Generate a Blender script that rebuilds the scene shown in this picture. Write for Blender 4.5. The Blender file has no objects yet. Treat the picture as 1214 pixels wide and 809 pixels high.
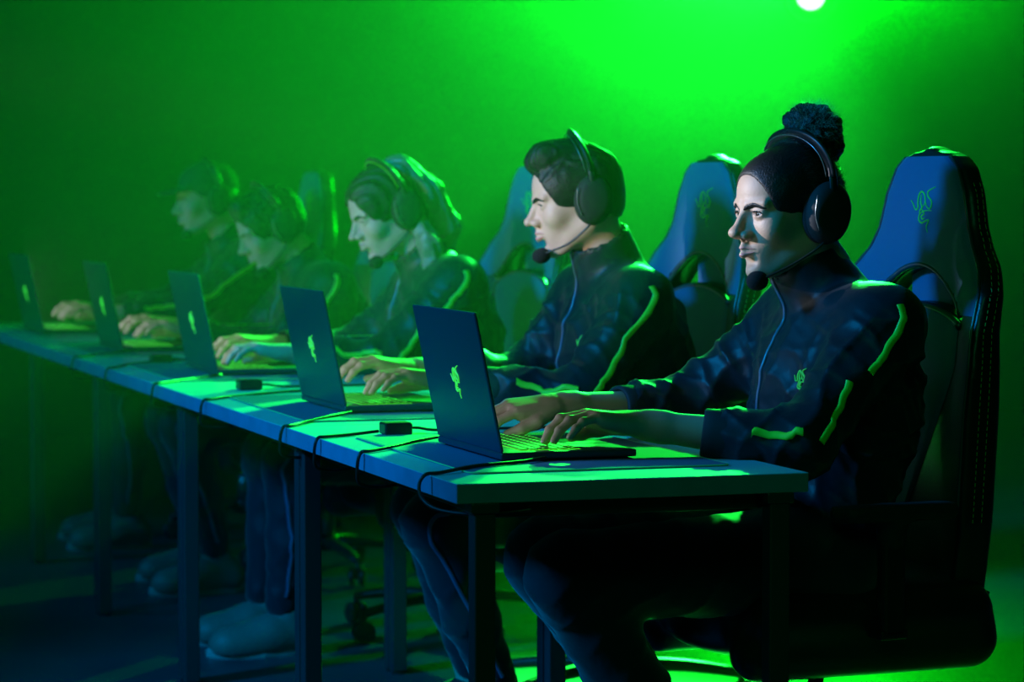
import bpy, bmesh, math, random
import numpy as np
from mathutils import Vector, Matrix
from mathutils.bvhtree import BVHTree
random.seed(5); rng = np.random.default_rng(5)
SC = bpy.context.scene; COL = SC.collection
PI = math.pi

# ------------------------------------------------------------------ camera frame
F = 3385.0; TH = math.radians(18.1)
CAM = Vector((-1.397, -4.573, 1.24)); PITCH = math.atan(176.5 / F)

# ------------------------------------------------------------------ materials
def mat(name, color, rough=.5, metal=0., emit=None, estr=0., sheen=0., coat=0., spec=.5, noise=None, bump=None, sss=0.):
    m = bpy.data.materials.new(name); m.use_nodes = True
    nt = m.node_tree; b = nt.nodes['Principled BSDF']
    b.inputs['Base Color'].default_value = (*color, 1)
    b.inputs['Roughness'].default_value = rough
    b.inputs['Metallic'].default_value = metal
    b.inputs['Specular IOR Level'].default_value = spec
    b.inputs['Sheen Weight'].default_value = sheen
    b.inputs['Coat Weight'].default_value = coat
    if sss:
        b.inputs['Subsurface Weight'].default_value = sss
        b.inputs['Subsurface Radius'].default_value = (.01, .004, .002)
    if emit:
        b.inputs['Emission Color'].default_value = (*emit, 1)
        b.inputs['Emission Strength'].default_value = estr
    if noise or bump:
        tc = nt.nodes.new('ShaderNodeTexCoord')
    if noise:                                   # (scale, dark factor)
        n = nt.nodes.new('ShaderNodeTexNoise'); n.inputs['Scale'].default_value = noise[0]; n.inputs['Detail'].default_value = 5
        r = nt.nodes.new('ShaderNodeValToRGB')
        r.color_ramp.elements[0].color = (*[c * noise[1] for c in color], 1); r.color_ramp.elements[0].position = .35
        r.color_ramp.elements[1].color = (*color, 1); r.color_ramp.elements[1].position = .62
        nt.links.new(tc.outputs['Object'], n.inputs['Vector']); nt.links.new(n.outputs['Fac'], r.inputs['Fac'])
        nt.links.new(r.outputs['Color'], b.inputs['Base Color'])
    if bump:                                    # (scale, strength, distance)
        n2 = nt.nodes.new('ShaderNodeTexNoise'); n2.inputs['Scale'].default_value = bump[0]; n2.inputs['Detail'].default_value = 3
        bp = nt.nodes.new('ShaderNodeBump'); bp.inputs['Strength'].default_value = bump[1]; bp.inputs['Distance'].default_value = bump[2]
        nt.links.new(tc.outputs['Object'], n2.inputs['Vector']); nt.links.new(n2.outputs['Fac'], bp.inputs['Height'])
        nt.links.new(bp.outputs['Normal'], b.inputs['Normal'])
    return m

M = dict(
    skin=mat('skin_light', (.60, .40, .29), .55, bump=(260, .25, .0012), spec=.5),
    skin2=mat('skin_tan', (.47, .29, .20), .55, bump=(260, .35, .0012), spec=.45),
    lip=mat('lips', (.50, .24, .21), .35),
    jacket=mat('jacket_nylon', (.005, .013, .022), .46, sheen=.1, spec=.32, bump=(35, .35, .004)),
    cuff=mat('jacket_rib', (.010, .016, .022), .8, bump=(120, .4, .001)),
    trousers=mat('trousers_cloth', (.006, .010, .022), .6, sheen=.3, spec=.3, bump=(30, .3, .004)),
    stripe=mat('stripe_green', (.35, .98, .04), .45),
    zip=mat('zip_tape', (.05, .12, .22), .3, spec=.8),
    emblem=mat('emblem_green', (.30, .95, .10), .4),
    hair=mat('hair_dark', (.010, .009, .009), .5, spec=.35, bump=(260, .7, .0018)),
    hair_l=mat('hair_light', (.20, .20, .14), .35, spec=.7, bump=(120, .8, .004)),
    tips=mat('hair_paler_strands', (.06, .055, .04), .5),  # lighter than the hair: rim-lit fuzz put into the strand colour
    wisp=mat('hair_rim_wisps', (.55, .50, .38), .5),  # pale on dark hair: the bun's backlit rim painted into the strands
    eye=mat('eye_white', (.45, .45, .43), .2), iris=mat('iris_dark', (.02, .015, .01), .1),
    blk=mat('plastic_black', (.012, .013, .014), .38, spec=.5),
    blkm=mat('plastic_matte', (.012, .012, .013), .75),
    foam=mat('foam_black', (.01, .01, .011), .95, bump=(400, .6, .002)),
    grey=mat('metal_grey', (.25, .27, .28), .3, metal=.8),
    lap=mat('laptop_anodised', (.02, .07, .11), .38, metal=.4),
    glow=mat('key_glow', (.02, .1, .02), .5, emit=(.08, 1, .03), estr=.9),
    keyl=mat('key_legend', (.1, .5, .1), .5, emit=(.08, 1, .08), estr=1.6),
    key=mat('key_black', (.012, .02, .013), .45, emit=(.02, 1, .01), estr=.05),  # faint green glow on the black caps stands in for backlight spill
    screen=mat('laptop_screen', (.01, .01, .01), .1, emit=(.60, .72, 1.0), estr=1.5),
    logo=mat('lid_emblem', (.1, .6, .1), .4, emit=(.06, 1, .05), estr=.55),
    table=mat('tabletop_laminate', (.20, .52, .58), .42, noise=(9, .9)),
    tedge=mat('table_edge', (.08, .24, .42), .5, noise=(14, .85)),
    leg=mat('table_leg', (.05, .07, .085), .35, metal=.5),
    mat_=mat('mat_fabric', (.05, .13, .24), .7, bump=(500, .4, .0006)),
    mated=mat('mat_edge', (.25, .75, .25), .6),
    chairf=mat('chair_fabric', (.02, .13, .34), .62, sheen=.4, noise=(900, .75), bump=(700, .5, .0008)),
    chairb=mat('chair_leather', (.012, .014, .014), .36, bump=(180, .3, .0012)),
    stitch=mat('chair_stitch', (.25, .75, .12), .5),
    pipe=mat('chair_piping', (.03, .05, .08), .3, spec=.8),
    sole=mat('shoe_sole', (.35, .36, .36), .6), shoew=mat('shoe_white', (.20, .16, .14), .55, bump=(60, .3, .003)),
    shoeb=mat('shoe_black', (.02, .022, .025), .5), sock=mat('sock_grey', (.45, .45, .44), .9, bump=(200, .4, .001)),
    cap=mat('cap_cloth', (.02, .03, .035), .8), cable=mat('cable_rubber', (.008, .009, .009), .45),
    floor=mat('floor_concrete', (.05, .07, .10), .42, noise=(1.6, .7), bump=(30, .2, .002)),
    wall=mat('wall_black', (.012, .03, .014), .8, noise=(.6, .6)),
    lamp=mat('lamp_lens', (1, 1, 1), .2, emit=(.16, 1, .20), estr=14),
)
# ------------------------------------------------------------------ object helpers
def tag(o, label=None, cat=None, group=None, kind=None):
    if label: o['label'] = label
    if cat: o['category'] = cat
    if group: o['group'] = group
    if kind: o['kind'] = kind
    return o
def empty(name, loc, rz=0.):
    o = bpy.data.objects.new(name, None); COL.objects.link(o); o.location = loc; o.rotation_euler.z = rz
    o.empty_display_size = .05
    return o
def link(name, me, m, parent=None, smooth=True):
    o = bpy.data.objects.new(name, me); COL.objects.link(o)
    if m is not None:
        for mm in (m if isinstance(m, (list, tuple)) else [m]): me.materials.append(mm)
    if parent is not None: o.parent = parent
    if smooth: me.polygons.foreach_set('use_smooth', [True] * len(me.polygons))
    return o
def mesh_np(name, V, Fc):
    me = bpy.data.meshes.new(name); me.from_pydata([tuple(map(float, v)) for v in V], [], [tuple(map(int, f)) for f in Fc]); me.update()
    return me
def obj(name, V, Fc, m, parent=None, smooth=True):
    return link(name, mesh_np(name, V, Fc), m, parent, smooth)
def bm_obj(name, bm, m, parent=None, smooth=False):
    me = bpy.data.meshes.new(name); bmesh.ops.recalc_face_normals(bm, faces=bm.faces); bm.to_mesh(me); bm.free()
    o = link(name, me, m, parent, smooth)
    if smooth == 'auto':
        pass
    return o
def box(bm, c, s, bev=0., rot=None, seg=2):
    t = bmesh.new(); bmesh.ops.create_cube(t, size=1.0)
    for v in t.verts: v.co = Vector((v.co.x * s[0], v.co.y * s[1], v.co.z * s[2]))
    if bev: bmesh.ops.bevel(t, geom=list(t.edges), offset=bev, segments=seg, profile=.5, affect='EDGES')
    mtx = Matrix.Translation(Vector(c)) @ (rot.to_4x4() if rot else Matrix.Identity(4))
    bmesh.ops.transform(t, matrix=mtx, verts=t.verts)
    me = bpy.data.meshes.new('tmp'); t.to_mesh(me); t.free(); bm.from_mesh(me); bpy.data.meshes.remove(me)
def lathe(bm, prof, c=(0, 0, 0), axis='z', n=24, rot=None):
    R = rot or {'z': Matrix.Identity(3), 'y': Matrix.Rotation(-PI / 2, 3, 'X'), 'x': Matrix.Rotation(PI / 2, 3, 'Y')}[axis]
    rings = []
    for r, z in prof:
        if r < 1e-6: rings.append([bm.verts.new(Vector(c) + R @ Vector((0, 0, z)))])
        else: rings.append([bm.verts.new(Vector(c) + R @ Vector((r * math.cos(2 * PI * i / n), r * math.sin(2 * PI * i / n), z))) for i in range(n)])
    for a, b in zip(rings, rings[1:]):
        for i in range(n):
            j = (i + 1) % n
            q = [a[i % len(a)], a[j % len(a)], b[j % len(b)], b[i % len(b)]]
            q2 = []
            for v in q:
                if v not in q2: q2.append(v)
            if len(q2) > 2: bm.faces.new(q2)
def catmull(P, sub=8):
    P = [np.array(p, float) for p in P]
    if len(P) < 3: return P
    Q = [2 * P[0] - P[1]] + P + [2 * P[-1] - P[-2]]; out = []
    for i in range(1, len(Q) - 2):
        for k in range(sub):
            t = k / sub; a, b, c, d = Q[i - 1:i + 3]
            out.append(.5 * (2 * b + (c - a) * t + (2 * a - 5 * b + 4 * c - d) * t * t + (3 * b - a - 3 * c + d) * t ** 3))
    out.append(P[-1]); return out
def tube(bm, pts, r, n=8, sub=8, flat=None):
    P = [Vector(p) for p in (catmull(pts, sub) if sub else pts)]
    up = Vector((0, 0, 1)); rings = []
    for i, p in enumerate(P):
        t = (P[min(i + 1, len(P) - 1)] - P[max(i - 1, 0)]).normalized()
        a = up - t * up.dot(t)
        if a.length < .05: a = Vector((1, 0, 0)) - t * t.x
        a.normalize(); b = t.cross(a); up = a
        rr = r(i / (len(P) - 1)) if callable(r) else r
        ra, rb = (rr, rr) if flat is None else (rr * flat[0], rr * flat[1])
        rings.append([bm.verts.new(p + a * ra * math.cos(2 * PI * k / n) + b * rb * math.sin(2 * PI * k / n)) for k in range(n)])
    for A, B in zip(rings, rings[1:]):
        for k in range(n): bm.faces.new((A[k], A[(k + 1) % n], B[(k + 1) % n], B[k]))
    bm.faces.new(rings[0][::-1]); bm.faces.new(rings[-1])
def copy_tree(o, parent=None):
    c = o.copy(); COL.objects.link(c)
    if parent is not None: c.parent = parent
    for ch in list(o.children): copy_tree(ch, c)
    return c

# ------------------------------------------------------------------ implicit surfaces
def cap(a, b, ra, rb=None, k=.02, sub=False): return ('cap', np.array(a, float), np.array(b, float), ra, ra if rb is None else rb, k, sub)
def ell(c, r, k=.02, sub=False, R=None): return ('ell', np.array(c, float), np.array(r if hasattr(r, '__len__') else (r, r, r), float), R, 0, k, sub)
def sdf_mesh(prims, h, disp=None, cut=None):
    lo = np.full(3, 1e9); hi = np.full(3, -1e9); bbs = []
    for p in prims:
        if p[0] == 'cap':
            m = max(p[3], p[4]); l = np.minimum(p[1], p[2]) - m; g = np.maximum(p[1], p[2]) + m
        elif p[0] == 'ell':
            m = p[2] if p[3] is None else np.full(3, p[2].max()); l = p[1] - m; g = p[1] + m
        else: l, g = p[1], p[2]
        bbs.append((l, g))
        if not p[6]: lo = np.minimum(lo, l); hi = np.maximum(hi, g)
    lo = lo - 4 * h - .004; hi = hi + 4 * h + .004
    n = np.ceil((hi - lo) / h).astype(int) + 1
    D = np.full(n, .5, np.float32)
    ax = [lo[i] + h * np.arange(n[i]) for i in range(3)]
    for p, (l, g) in zip(prims, bbs):
        k = p[5]; mg = k + 3 * h
        i0 = np.clip(((l - mg - lo) / h).astype(int), 0, n); i1 = np.clip(np.ceil((g + mg - lo) / h).astype(int) + 1, 0, n)
        if np.any(i1 <= i0): continue
        X, Y, Z = np.meshgrid(*[ax[i][i0[i]:i1[i]] for i in range(3)], indexing='ij')
        if p[0] == 'cap':
            a, b, ra, rb = p[1:5]; ba = b - a; L = max(ba @ ba, 1e-12)
            t = np.clip(((X - a[0]) * ba[0] + (Y - a[1]) * ba[1] + (Z - a[2]) * ba[2]) / L, 0, 1)
            d = np.sqrt((X - a[0] - t * ba[0]) ** 2 + (Y - a[1] - t * ba[1]) ** 2 + (Z - a[2] - t * ba[2]) ** 2) - (ra + (rb - ra) * t)
        elif p[0] == 'ell':
            c, r, R = p[1:4]; x, y, z = X - c[0], Y - c[1], Z - c[2]
            if R is not None:
                x, y, z = (R[0][0] * x + R[1][0] * y + R[2][0] * z, R[0][1] * x + R[1][1] * y + R[2][1] * z, R[0][2] * x + R[1][2] * y + R[2][2] * z)
            k0 = np.sqrt((x / r[0]) ** 2 + (y / r[1]) ** 2 + (z / r[2]) ** 2)
            k1 = np.sqrt((x / r[0] ** 2) ** 2 + (y / r[1] ** 2) ** 2 + (z / r[2] ** 2) ** 2) + 1e-9
            d = np.where(k0 < .05, -r.min() * (1 - k0), k0 * (k0 - 1) / k1)
        else: d = p[3](X, Y, Z)
        sl = tuple(slice(i0[i], i1[i]) for i in range(3)); A = D[sl]
        if p[6]:
            d = -d; hh = np.clip(.5 + .5 * (A - d) / k, 0, 1); hh = 1 - hh      # smooth max
            D[sl] = A + (d - A) * hh + k * hh * (1 - hh)
        else:
            hh = np.clip(.5 + .5 * (A - d) / k, 0, 1)
            D[sl] = A + (d - A) * hh - k * hh * (1 - hh)
    return nets(D, lo, h, disp)
def nets(D, lo, h, disp=None):
    S = D < 0; n = np.array(D.shape)
    c = np.zeros(n - 1, np.int8)
    for i in (0, 1):
        for j in (0, 1):
            for k in (0, 1): c += S[i:n[0] - 1 + i, j:n[1] - 1 + j, k:n[2] - 1 + k]
    act = np.argwhere((c > 0) & (c < 8))
    idx = -np.ones(n - 1, np.int64); idx[act[:, 0], act[:, 1], act[:, 2]] = np.arange(len(act))
    acc = np.zeros((len(act), 3)); cnt = np.zeros(len(act))
    for a in range(3):
        o1, o2 = [x for x in range(3) if x != a]
        for u in (0, 1):
            for v in (0, 1):
                p0 = act.copy(); p0[:, o1] += u; p0[:, o2] += v; p1 = p0.copy(); p1[:, a] += 1
                d0 = D[p0[:, 0], p0[:, 1], p0[:, 2]]; d1 = D[p1[:, 0], p1[:, 1], p1[:, 2]]
                m = (d0 < 0) != (d1 < 0); t = d0[m] / (d0[m] - d1[m])
                q = p0[m].astype(float); q[:, a] += t; acc[m] += q; cnt[m] += 1
    V = lo + h * acc / cnt[:, None]
    faces = []
    for a in range(3):
        o1, o2 = (a + 1) % 3, (a + 2) % 3
        s0 = [slice(None)] * 3; s1 = [slice(None)] * 3; s0[a] = slice(0, -1); s1[a] = slice(1, None)
        s0[o1] = s1[o1] = slice(1, -1); s0[o2] = s1[o2] = slice(1, -1)
        A = S[tuple(s0)]; B = S[tuple(s1)]; e = np.argwhere(A != B); fl = A[e[:, 0], e[:, 1], e[:, 2]]
        e = e.copy(); e[:, o1] += 1; e[:, o2] += 1
        q = []
        for u, v in ((0, 0), (1, 0), (1, 1), (0, 1)):
            w = e.copy(); w[:, o1] -= u; w[:, o2] -= v; q.append(idx[w[:, 0], w[:, 1], w[:, 2]])
        q = np.stack(q, 1); q[~fl] = q[~fl][:, ::-1]; faces.append(q)
    Fc = np.concatenate(faces)
    N = vnormals(V, Fc)
    if disp is not None: V = V + N * disp(V, N)[:, None]
    return V, Fc
def vnormals(V, Fc):
    fn = np.cross(V[Fc[:, 2]] - V[Fc[:, 0]], V[Fc[:, 3]] - V[Fc[:, 1]]); N = np.zeros_like(V)
    for i in range(4): np.add.at(N, Fc[:, i], fn)
    return N / (np.linalg.norm(N, axis=1, keepdims=True) + 1e-12)
def noise3(P, f, seed=0):                      # smooth value noise in numpy
    Q = P * f + seed * 7.31; i = np.floor(Q).astype(np.int64); t = Q - i; t = t * t * (3 - 2 * t); r = 0
    for a in (0, 1):
        for b in (0, 1):
            for c in (0, 1):
                hsh = ((i[:, 0] + a) * 73856093 ^ (i[:, 1] + b) * 19349663 ^ (i[:, 2] + c) * 83492791 ^ (seed * 2654435)) & 0xffffff
                hsh = (hsh * 1103515245 + 12345) & 0x7fffffff; hsh = (hsh ^ (hsh >> 13)) * 1274126177 & 0x7fffffff
                w = (t[:, 0] if a else 1 - t[:, 0]) * (t[:, 1] if b else 1 - t[:, 1]) * (t[:, 2] if c else 1 - t[:, 2])
                r = r + w * (hsh / 0x7fffffff * 2 - 1)
    return r
def bvh_of(V, Fc): return BVHTree.FromPolygons([tuple(v) for v in V], [tuple(map(int, f)) for f in Fc])
def ribbon(bvh, pts, wvec, w, off=.0018, sub=8, th=.0022, taper=False):
    """a flat strip laid on a surface along pts; wvec = rough direction of its width"""
    P = [Vector(p) for p in catmull(pts, sub)]; V = []; Fc = []; rows = []
    L = len(P)
    for i, p in enumerate(P):
        t = (P[min(i + 1, L - 1)] - P[max(i - 1, 0)]).normalized()
        q, nrm, _, _ = bvh.find_nearest(p)
        wv = t.cross(nrm).normalized() if wvec is None else Vector(wvec)
        ww = w * (math.sin(PI * (i + .3) / (L - .4)) ** .5 if taper else 1)
        row = []
        for s in (-1, -.5, 0, .5, 1):
            q2, n2, _, _ = bvh.find_nearest(q + wv * ww * s * .5)
            if n2.dot(nrm) < 0: n2 = nrm
            row.append((q2 + n2 * off, q2 + n2 * (off + (th if abs(s) < 1 else th * .2))))
        rows.append(row)
    for row in rows: V += [a for a, b in row] + [b for a, b in row]
    for i in range(L - 1):
        A = i * 10; B = A + 10
        for k in range(4):
            Fc.append((A + k, B + k, B + k + 1, A + k + 1)); Fc.append((A + 5 + k, A + 6 + k, B + 6 + k, B + 5 + k))
        Fc.append((A, A + 5, B + 5, B)); Fc.append((A + 4, B + 4, B + 9, A + 9))
    return V, Fc

# emblem: three intertwined serpents as strokes, unit square x right, y up
EMB = [[(.0, .70), (.10, .62), (.22, .50), (.32, .55), (.30, .66), (.34, .82), (.43, .88), (.54, .84), (.60, .72), (.58, .62), (.48, .54)],
       [(1.0, .98), (.82, .93), (.70, .88), (.72, .78), (.86, .68), (.86, .56), (.78, .52), (.66, .58), (.60, .70)],
       [(.43, .82), (.42, .66), (.48, .54), (.40, .48), (.38, .42)],
       [(.88, .48), (.66, .48), (.52, .46), (.40, .40), (.38, .28), (.50, .22), (.64, .26), (.78, .28), (.74, .20), (.70, .14), (.76, .02)],
       [(.46, .52), (.58, .42), (.48, .36), (.52, .30), (.62, .33)]]
def emblem(bm, place, size, r):
    """place(u, v) -> 3D point; size = (w, h)"""
    for st in EMB:
        cm = catmull([(a, b, 0) for a, b in st], 5)
        pts = [place((p[0] - .45) * size[0], (p[1] - .5) * size[1]) for p in cm]
        tube(bm, pts, lambda t: r * (.45 + .75 * math.sin(PI * min(1, max(0, t * .9 + .05)))), n=6, sub=0)

# ------------------------------------------------------------------ people
def v3(*a): return np.array(a, float)
def head_prims(P):
    """head frame: x forward, y left, z up, origin between the ears at eye height"""
    e = P.get('eye_open', .0042); jw = P.get('jaw', .048); nw = P.get('nosew', 1.); L = []
    L += [ell((-.012, 0, .036), (.097, .074, .084), .03), ell((.038, 0, .03), (.055, .062, .060), .03), ell((.022, 0, -.035), (.066, .059, .070), .03)]
    for s in (1, -1):
        L += [cap((-.018, s * (jw + .006), -.055), (.052, s * .022, -.104), .017, .015, .028),
              ell((.060, s * .040, -.030), (.022, .022, .022), .024),
              cap((.0915, s * .010, .0150), (.078, s * .047, .0170), .0085, .0085, .010)]
    L += [ell((.074, 0, -.107), (.019, .022, .017), .02), ell((.064, 0, -.068), (.029, .032, .032), .02)]
    for s in (1, -1):
        L += [ell((.100, s * .0325, -.001), (.0235, .0185, .0140), .010, True)]
    L += [cap((.078, 0, .004), (.090, 0, -.036), .011, .0165, .008)]
    for s in (1, -1):
        L += [ell((.0745, s * .0315, .000), (.0172, .0185, .0155), .004)]          # lids over the eyeball
        L += [cap((.0905, s * .019, .0065), (.082, s * .045, .0055), .0022, .002, .004)]   # upper lid fold
    L += [cap((.091, 0, .010), (.113, 0, -.029), .0062, .0085, .009), ell((.117, 0, -.034), (.0115, .0110 * nw, .0098), .007),
          ell((.101, .0130 * nw, -.039), (.0120, .0080, .0085), .005), ell((.101, -.0130 * nw, -.039), (.0120, .0080, .0085), .005),
          cap((.100, 0, -.045), (.0945, 0, -.056), .005, .006, .008)]
    for s in (1, -1):
        L += [ell((.103, s * .0068, -.0475), (.0055, .0033, .004), .003, True)]
        L += [cap((.1000, 0, -.0615), (.083, s * .023, -.0665), .0062, .0028, .004), cap((.0990, 0, -.0750), (.082, s * .022, -.0690), .0076, .0032, .004)]
    L += [cap((.110, 0, -.0680), (.086, .026, -.0675), .0013, .001, .002, True), cap((.110, 0, -.0680), (.086, -.026, -.0675), .0013, .001, .002, True)]
    L += [cap((.092, .014, -.088), (.092, -.014, -.088), .006, .006, .01, True)]
    for s in (1, -1):
        L += [ell((.0905, s * .0315, -.0008), (.0110, .0145, e), .0015, True)]
        L += [ell((-.024, s * .074, -.008), (.019, .007, .032), .006, False, [[.95, s * .3, .1], [-s * .3, .95, 0], [-.1, 0, 1]]),
              ell((-.018, s * .080, -.006), (.010, .004, .020), .004, True)]
    return L
def hand_prims(Fm, spec, s):
    """hand in its own frame: origin wrist, x to the fingers, z dorsal, y*s to the thumb; Fm = (3x3, origin) frame; spec = finger bends"""
    R, o = Fm
    T = lambda p: o + R @ np.array([p[0], p[1] * s, p[2]])
    L = []; tips = []
    ys = (.030, .010, -.011, -.030); bx = (.088, .092, .087, .079); ln = ((.044, .025, .020), (.048, .029, .021), (.044, .027, .020), (.034, .020, .018))
    for i in range(4):
        base = v3(bx[i], ys[i], .004 - abs(i - 1.2) * .0025)
        L.append(cap(T((0.002, ys[i] * .62, 0)), T(base), .0155, .0115, .016))
        L.append(cap(T((.02, ys[i] * .7, -.008)), T(base + v3(-.012, 0, -.008)), .012, .010, .014))
    for i in range(4):
        base = v3(bx[i], ys[i], .004 - abs(i - 1.2) * .0025); a1, a2, a3, sp = spec[i]; p = base; ang = 0; r = .0102 if i != 3 else .0088
        for j, (l, a) in enumerate(zip(ln[i], (a1, a2, a3))):
            ang += a; q = p + l * v3(math.cos(ang) * math.cos(sp), math.cos(ang) * math.sin(sp), -math.sin(ang))
            L.append(cap(T(p), T(q), r - .0009 * j, r - .0009 * (j + 1), .0035 if j == 0 else .0025))
            if j < 2: L.append(ell(T(q + v3(0, 0, .0008)), (r - .0007 * j) * 1.02, .003))
            d = q - p; p = q
        tips.append((T(p), R @ np.array([d[0], d[1] * s, d[2]]) / np.linalg.norm(d), r - .003))
    th = spec[4]
    for (a, b, ra, rb) in zip(th[:-1], th[1:], (.0165, .0125, .0108), (.0125, .0108, .0085)):
        L.append(cap(T(a), T(b), ra, rb, .008))
    return L, tips
def rot_zyx(yaw, pitch, roll=0.):
    """columns: forward, left, up after turning by yaw (left +), pitch (down +), roll"""
    return np.array(Matrix.Rotation(yaw, 3, 'Z') @ Matrix.Rotation(pitch, 3, 'Y') @ Matrix.Rotation(roll, 3, 'X'))
def limb(a, b, l1, l2, pole):
    a, b, pole = map(lambda v: np.array(v, float), (a, b, pole)); d = b - a; L = np.linalg.norm(d)
    if L > (l1 + l2) * .995: return a + d * l1 / (l1 + l2)
    u = d / L; x = (l1 ** 2 - l2 ** 2 + L * L) / (2 * L); h = math.sqrt(max(l1 * l1 - x * x, 0)); w = pole - a; w = w - u * (w @ u); w /= np.linalg.norm(w)
    return a + u * x + w * h
def merge(parts):
    Vs, Fs, n = [], [], 0
    for V, Fc in parts: Vs.append(V); Fs.append(Fc + n); n += len(V)
    return np.concatenate(Vs), np.concatenate(Fs)
def folds(seed, amp, dirs):
    def f(V, N):
        d = np.zeros(len(V)); w1 = noise3(V, 5., seed); w2 = noise3(V, 11., seed + 3)
        for i, (k, wt) in enumerate(dirs):
            k = np.array(k, float); ph = V @ k + 2.2 * w1 + .9 * w2 + i * 1.7
            d += wt * ((1 - np.abs(np.sin(ph))) ** 2.0 - .3) * (.55 + .45 * noise3(V, 7., seed + 9 + i))
        return amp * (d + .35 * w2)
    return f
TYPE = [(.36, .55, .25, .15), (.30, .62, .30, .05), (.36, .52, .28, -.07), (.40, .42, .22, -.20),
        (v3(.015, .022, -.006), v3(.050, .046, -.018), v3(.082, .046, -.030), v3(.106, .036, -.040))]
def hand_frame(wrist, yaw, pitch, roll=0.): return rot_zyx(yaw, -pitch, roll), np.array(wrist, float)

def person(P):
    hr = P['res']; X0, Yc = P['at']; H = v3(*P['head']); Rh = rot_zyx(P['hyaw'], P['hpitch'], P.get('hroll', 0))
    hsc = P.get('hsc', 1.); T = lambda V: (np.asarray(V, float) * hsc) @ Rh.T + H
    iT = lambda p: Rh.T @ (np.array(p, float) - H) / hsc
    N = v3(*P['neck']); pel = v3(*P.get('pelvis', (.12, 0, .58)))
    sk = M[P['skin']]
    # --- head and neck
    hp = head_prims(P) + [cap((-.030, 0, -.055), iT(N + v3(.012, 0, .045)), .056, .054, .03), cap(iT(N + v3(.012, 0, .045)), iT(N + v3(0, 0, -.03)), .054, .066, .03)]
    hV, hF = sdf_mesh(hp, hr)
    parts = [(T(hV), hF)]
    # --- limbs
    W = P['wrist']; jac = []; bodyp = []; fr = []
    Ssh = {1: N + v3(-.035, P.get('shw', .175), -.045), -1: N + v3(-.035, -P.get('shw', .175), -.045)}
    if 'sh' in P: Ssh = {k: v3(*v) for k, v in P['sh'].items()}
    nails = []
    arm = {}
    for s in (1, -1):
        S_ = Ssh[s]; Wr = v3(*W[s][0]); E_ = v3(*P['elbow'][s]) if 'elbow' in P else limb(S_, Wr, .285, .265, S_ + v3(-.15, s * .25, -1)); arm[s] = (S_, E_, Wr)
        Fm = hand_frame(Wr, *W[s][1:4])
        hd, tips = hand_prims(Fm, P.get('fingers', {}).get(s, TYPE), -s)
        d = (E_ - Wr) / np.linalg.norm(E_ - Wr)
        hd = [cap(E_, Wr + d * .03, .043, .0265, .02), cap(Wr + d * .05, Wr + Fm[0][:, 0] * .012, .0265, .021, .02)] + hd
        hd = [p if p[0] != 'x' else p for p in hd]
        parts.append(sdf_mesh(hd, P.get('hres', hr)))
        nails.append(tips)
        cuff = E_ + (Wr - E_) * P.get('cuff', {}).get(s, .72)
        bodyp += [cap(S_, E_, .050, .040, .03)]
        jac += [cap(S_ * .75 + N * .25, S_, .068, .074, .06), cap(S_, E_, .074, .060, .05), cap(E_, E_ * .25 + cuff * .75, .061, .052, .04), cap(E_ * .3 + cuff * .7, cuff - (cuff - E_) * .04, .052, .043, .02)]
        arm[s] += (cuff,)
    ch = N + v3(-.035, 0, -.16); ch = ch * .8 + pel * .2 + v3(0, 0, .07)
    mid = (N + pel) / 2 + v3(-.03, 0, -.03)
    bodyp += [ell(ch, (.10, .15, .14), .05), ell(mid, (.10, .13, .16), .06), ell(pel, (.11, .15, .11), .06), cap(N + v3(-.01, 0, -.06), N, .06, .055, .04), cap(Ssh[1], Ssh[-1], .05, .05, .05)]
    # --- legs
    tr = [ell(pel + v3(.0, 0, -.02), (.145, .175, .115), .05)]; K = P['knee']; A = P['ankle']
    for s in (1, -1):
        hip = pel + v3(.02, s * .09, -.04); k_ = v3(*K[s]); a_ = v3(*A[s])
        bg = P.get('baggy', 1.); tr += [cap(hip, k_, .096 * bg, .068 * bg, .05), cap(k_, k_ * .5 + a_ * .5 + v3(-.012, 0, 0), .066 * bg, .060 * bg, .04), cap(k_ * .5 + a_ * .5 + v3(-.012, 0, 0), a_ + v3(0, 0, .05), .060 * bg, .048 * bg, .03)]
        bodyp += [cap(hip, k_, .07, .045, .05), cap(k_, a_, .045, .032, .03), cap(a_ + v3(-.02, 0, -.02), a_ + v3(.14, 0, -.045), .030, .022, .03)]
    bV, bF = sdf_mesh(bodyp, .010)
    parts.append((bV, bF))
    V, Fc = merge(parts)
    root = obj('person', V, Fc, sk); root.location = (X0, Yc, 0); root.rotation_euler.z = PI
    tag(root, P['label'], 'person', 'players at the long desk')
    # lips
    # --- jacket
    jac += [ell(ch, (.148, .185, .165), .07), ell(mid, (.150, .172, .18), .08), ell(pel + v3(.01, 0, .03), (.155, .175, .12), .06),
            cap(N + v3(-.02, .06, -.05), N + v3(-.02, -.06, -.05), .072, .072, .05)]
    hd_ax = (H + Rh @ v3(-.035, 0, -.12)) - N; hd_ax /= np.linalg.norm(hd_ax)
    c0 = N + v3(-.006, 0, -.01); c1 = N + hd_ax * P.get('collar', .058) + v3(-.006, 0, 0)
    jac += [cap(c0, c1, .086, .076, .025), cap(c0 + hd_ax * .02, c1 + hd_ax * .2, .056, .068, .006, True), cap(c1 + hd_ax * .078, c1 + hd_ax * .3, .082, .2, .006, True)]
    jr = P['jres']
    kk = [((0, 28, 34), .8), ((30, -20, 22), .8), ((-34, 16, 30), .6), ((52, 30, -26), .5)]
    fo = folds(P['seed'], P.get('fold', .013), kk)
    jV, jF = sdf_mesh(jac, jr, lambda V, Nn: fo(V, Nn) * np.clip((N[2] + .0 - V[:, 2]) / .06, .12, 1))
    jo = obj('jacket', jV, jF, M['jacket'], root)
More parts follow.
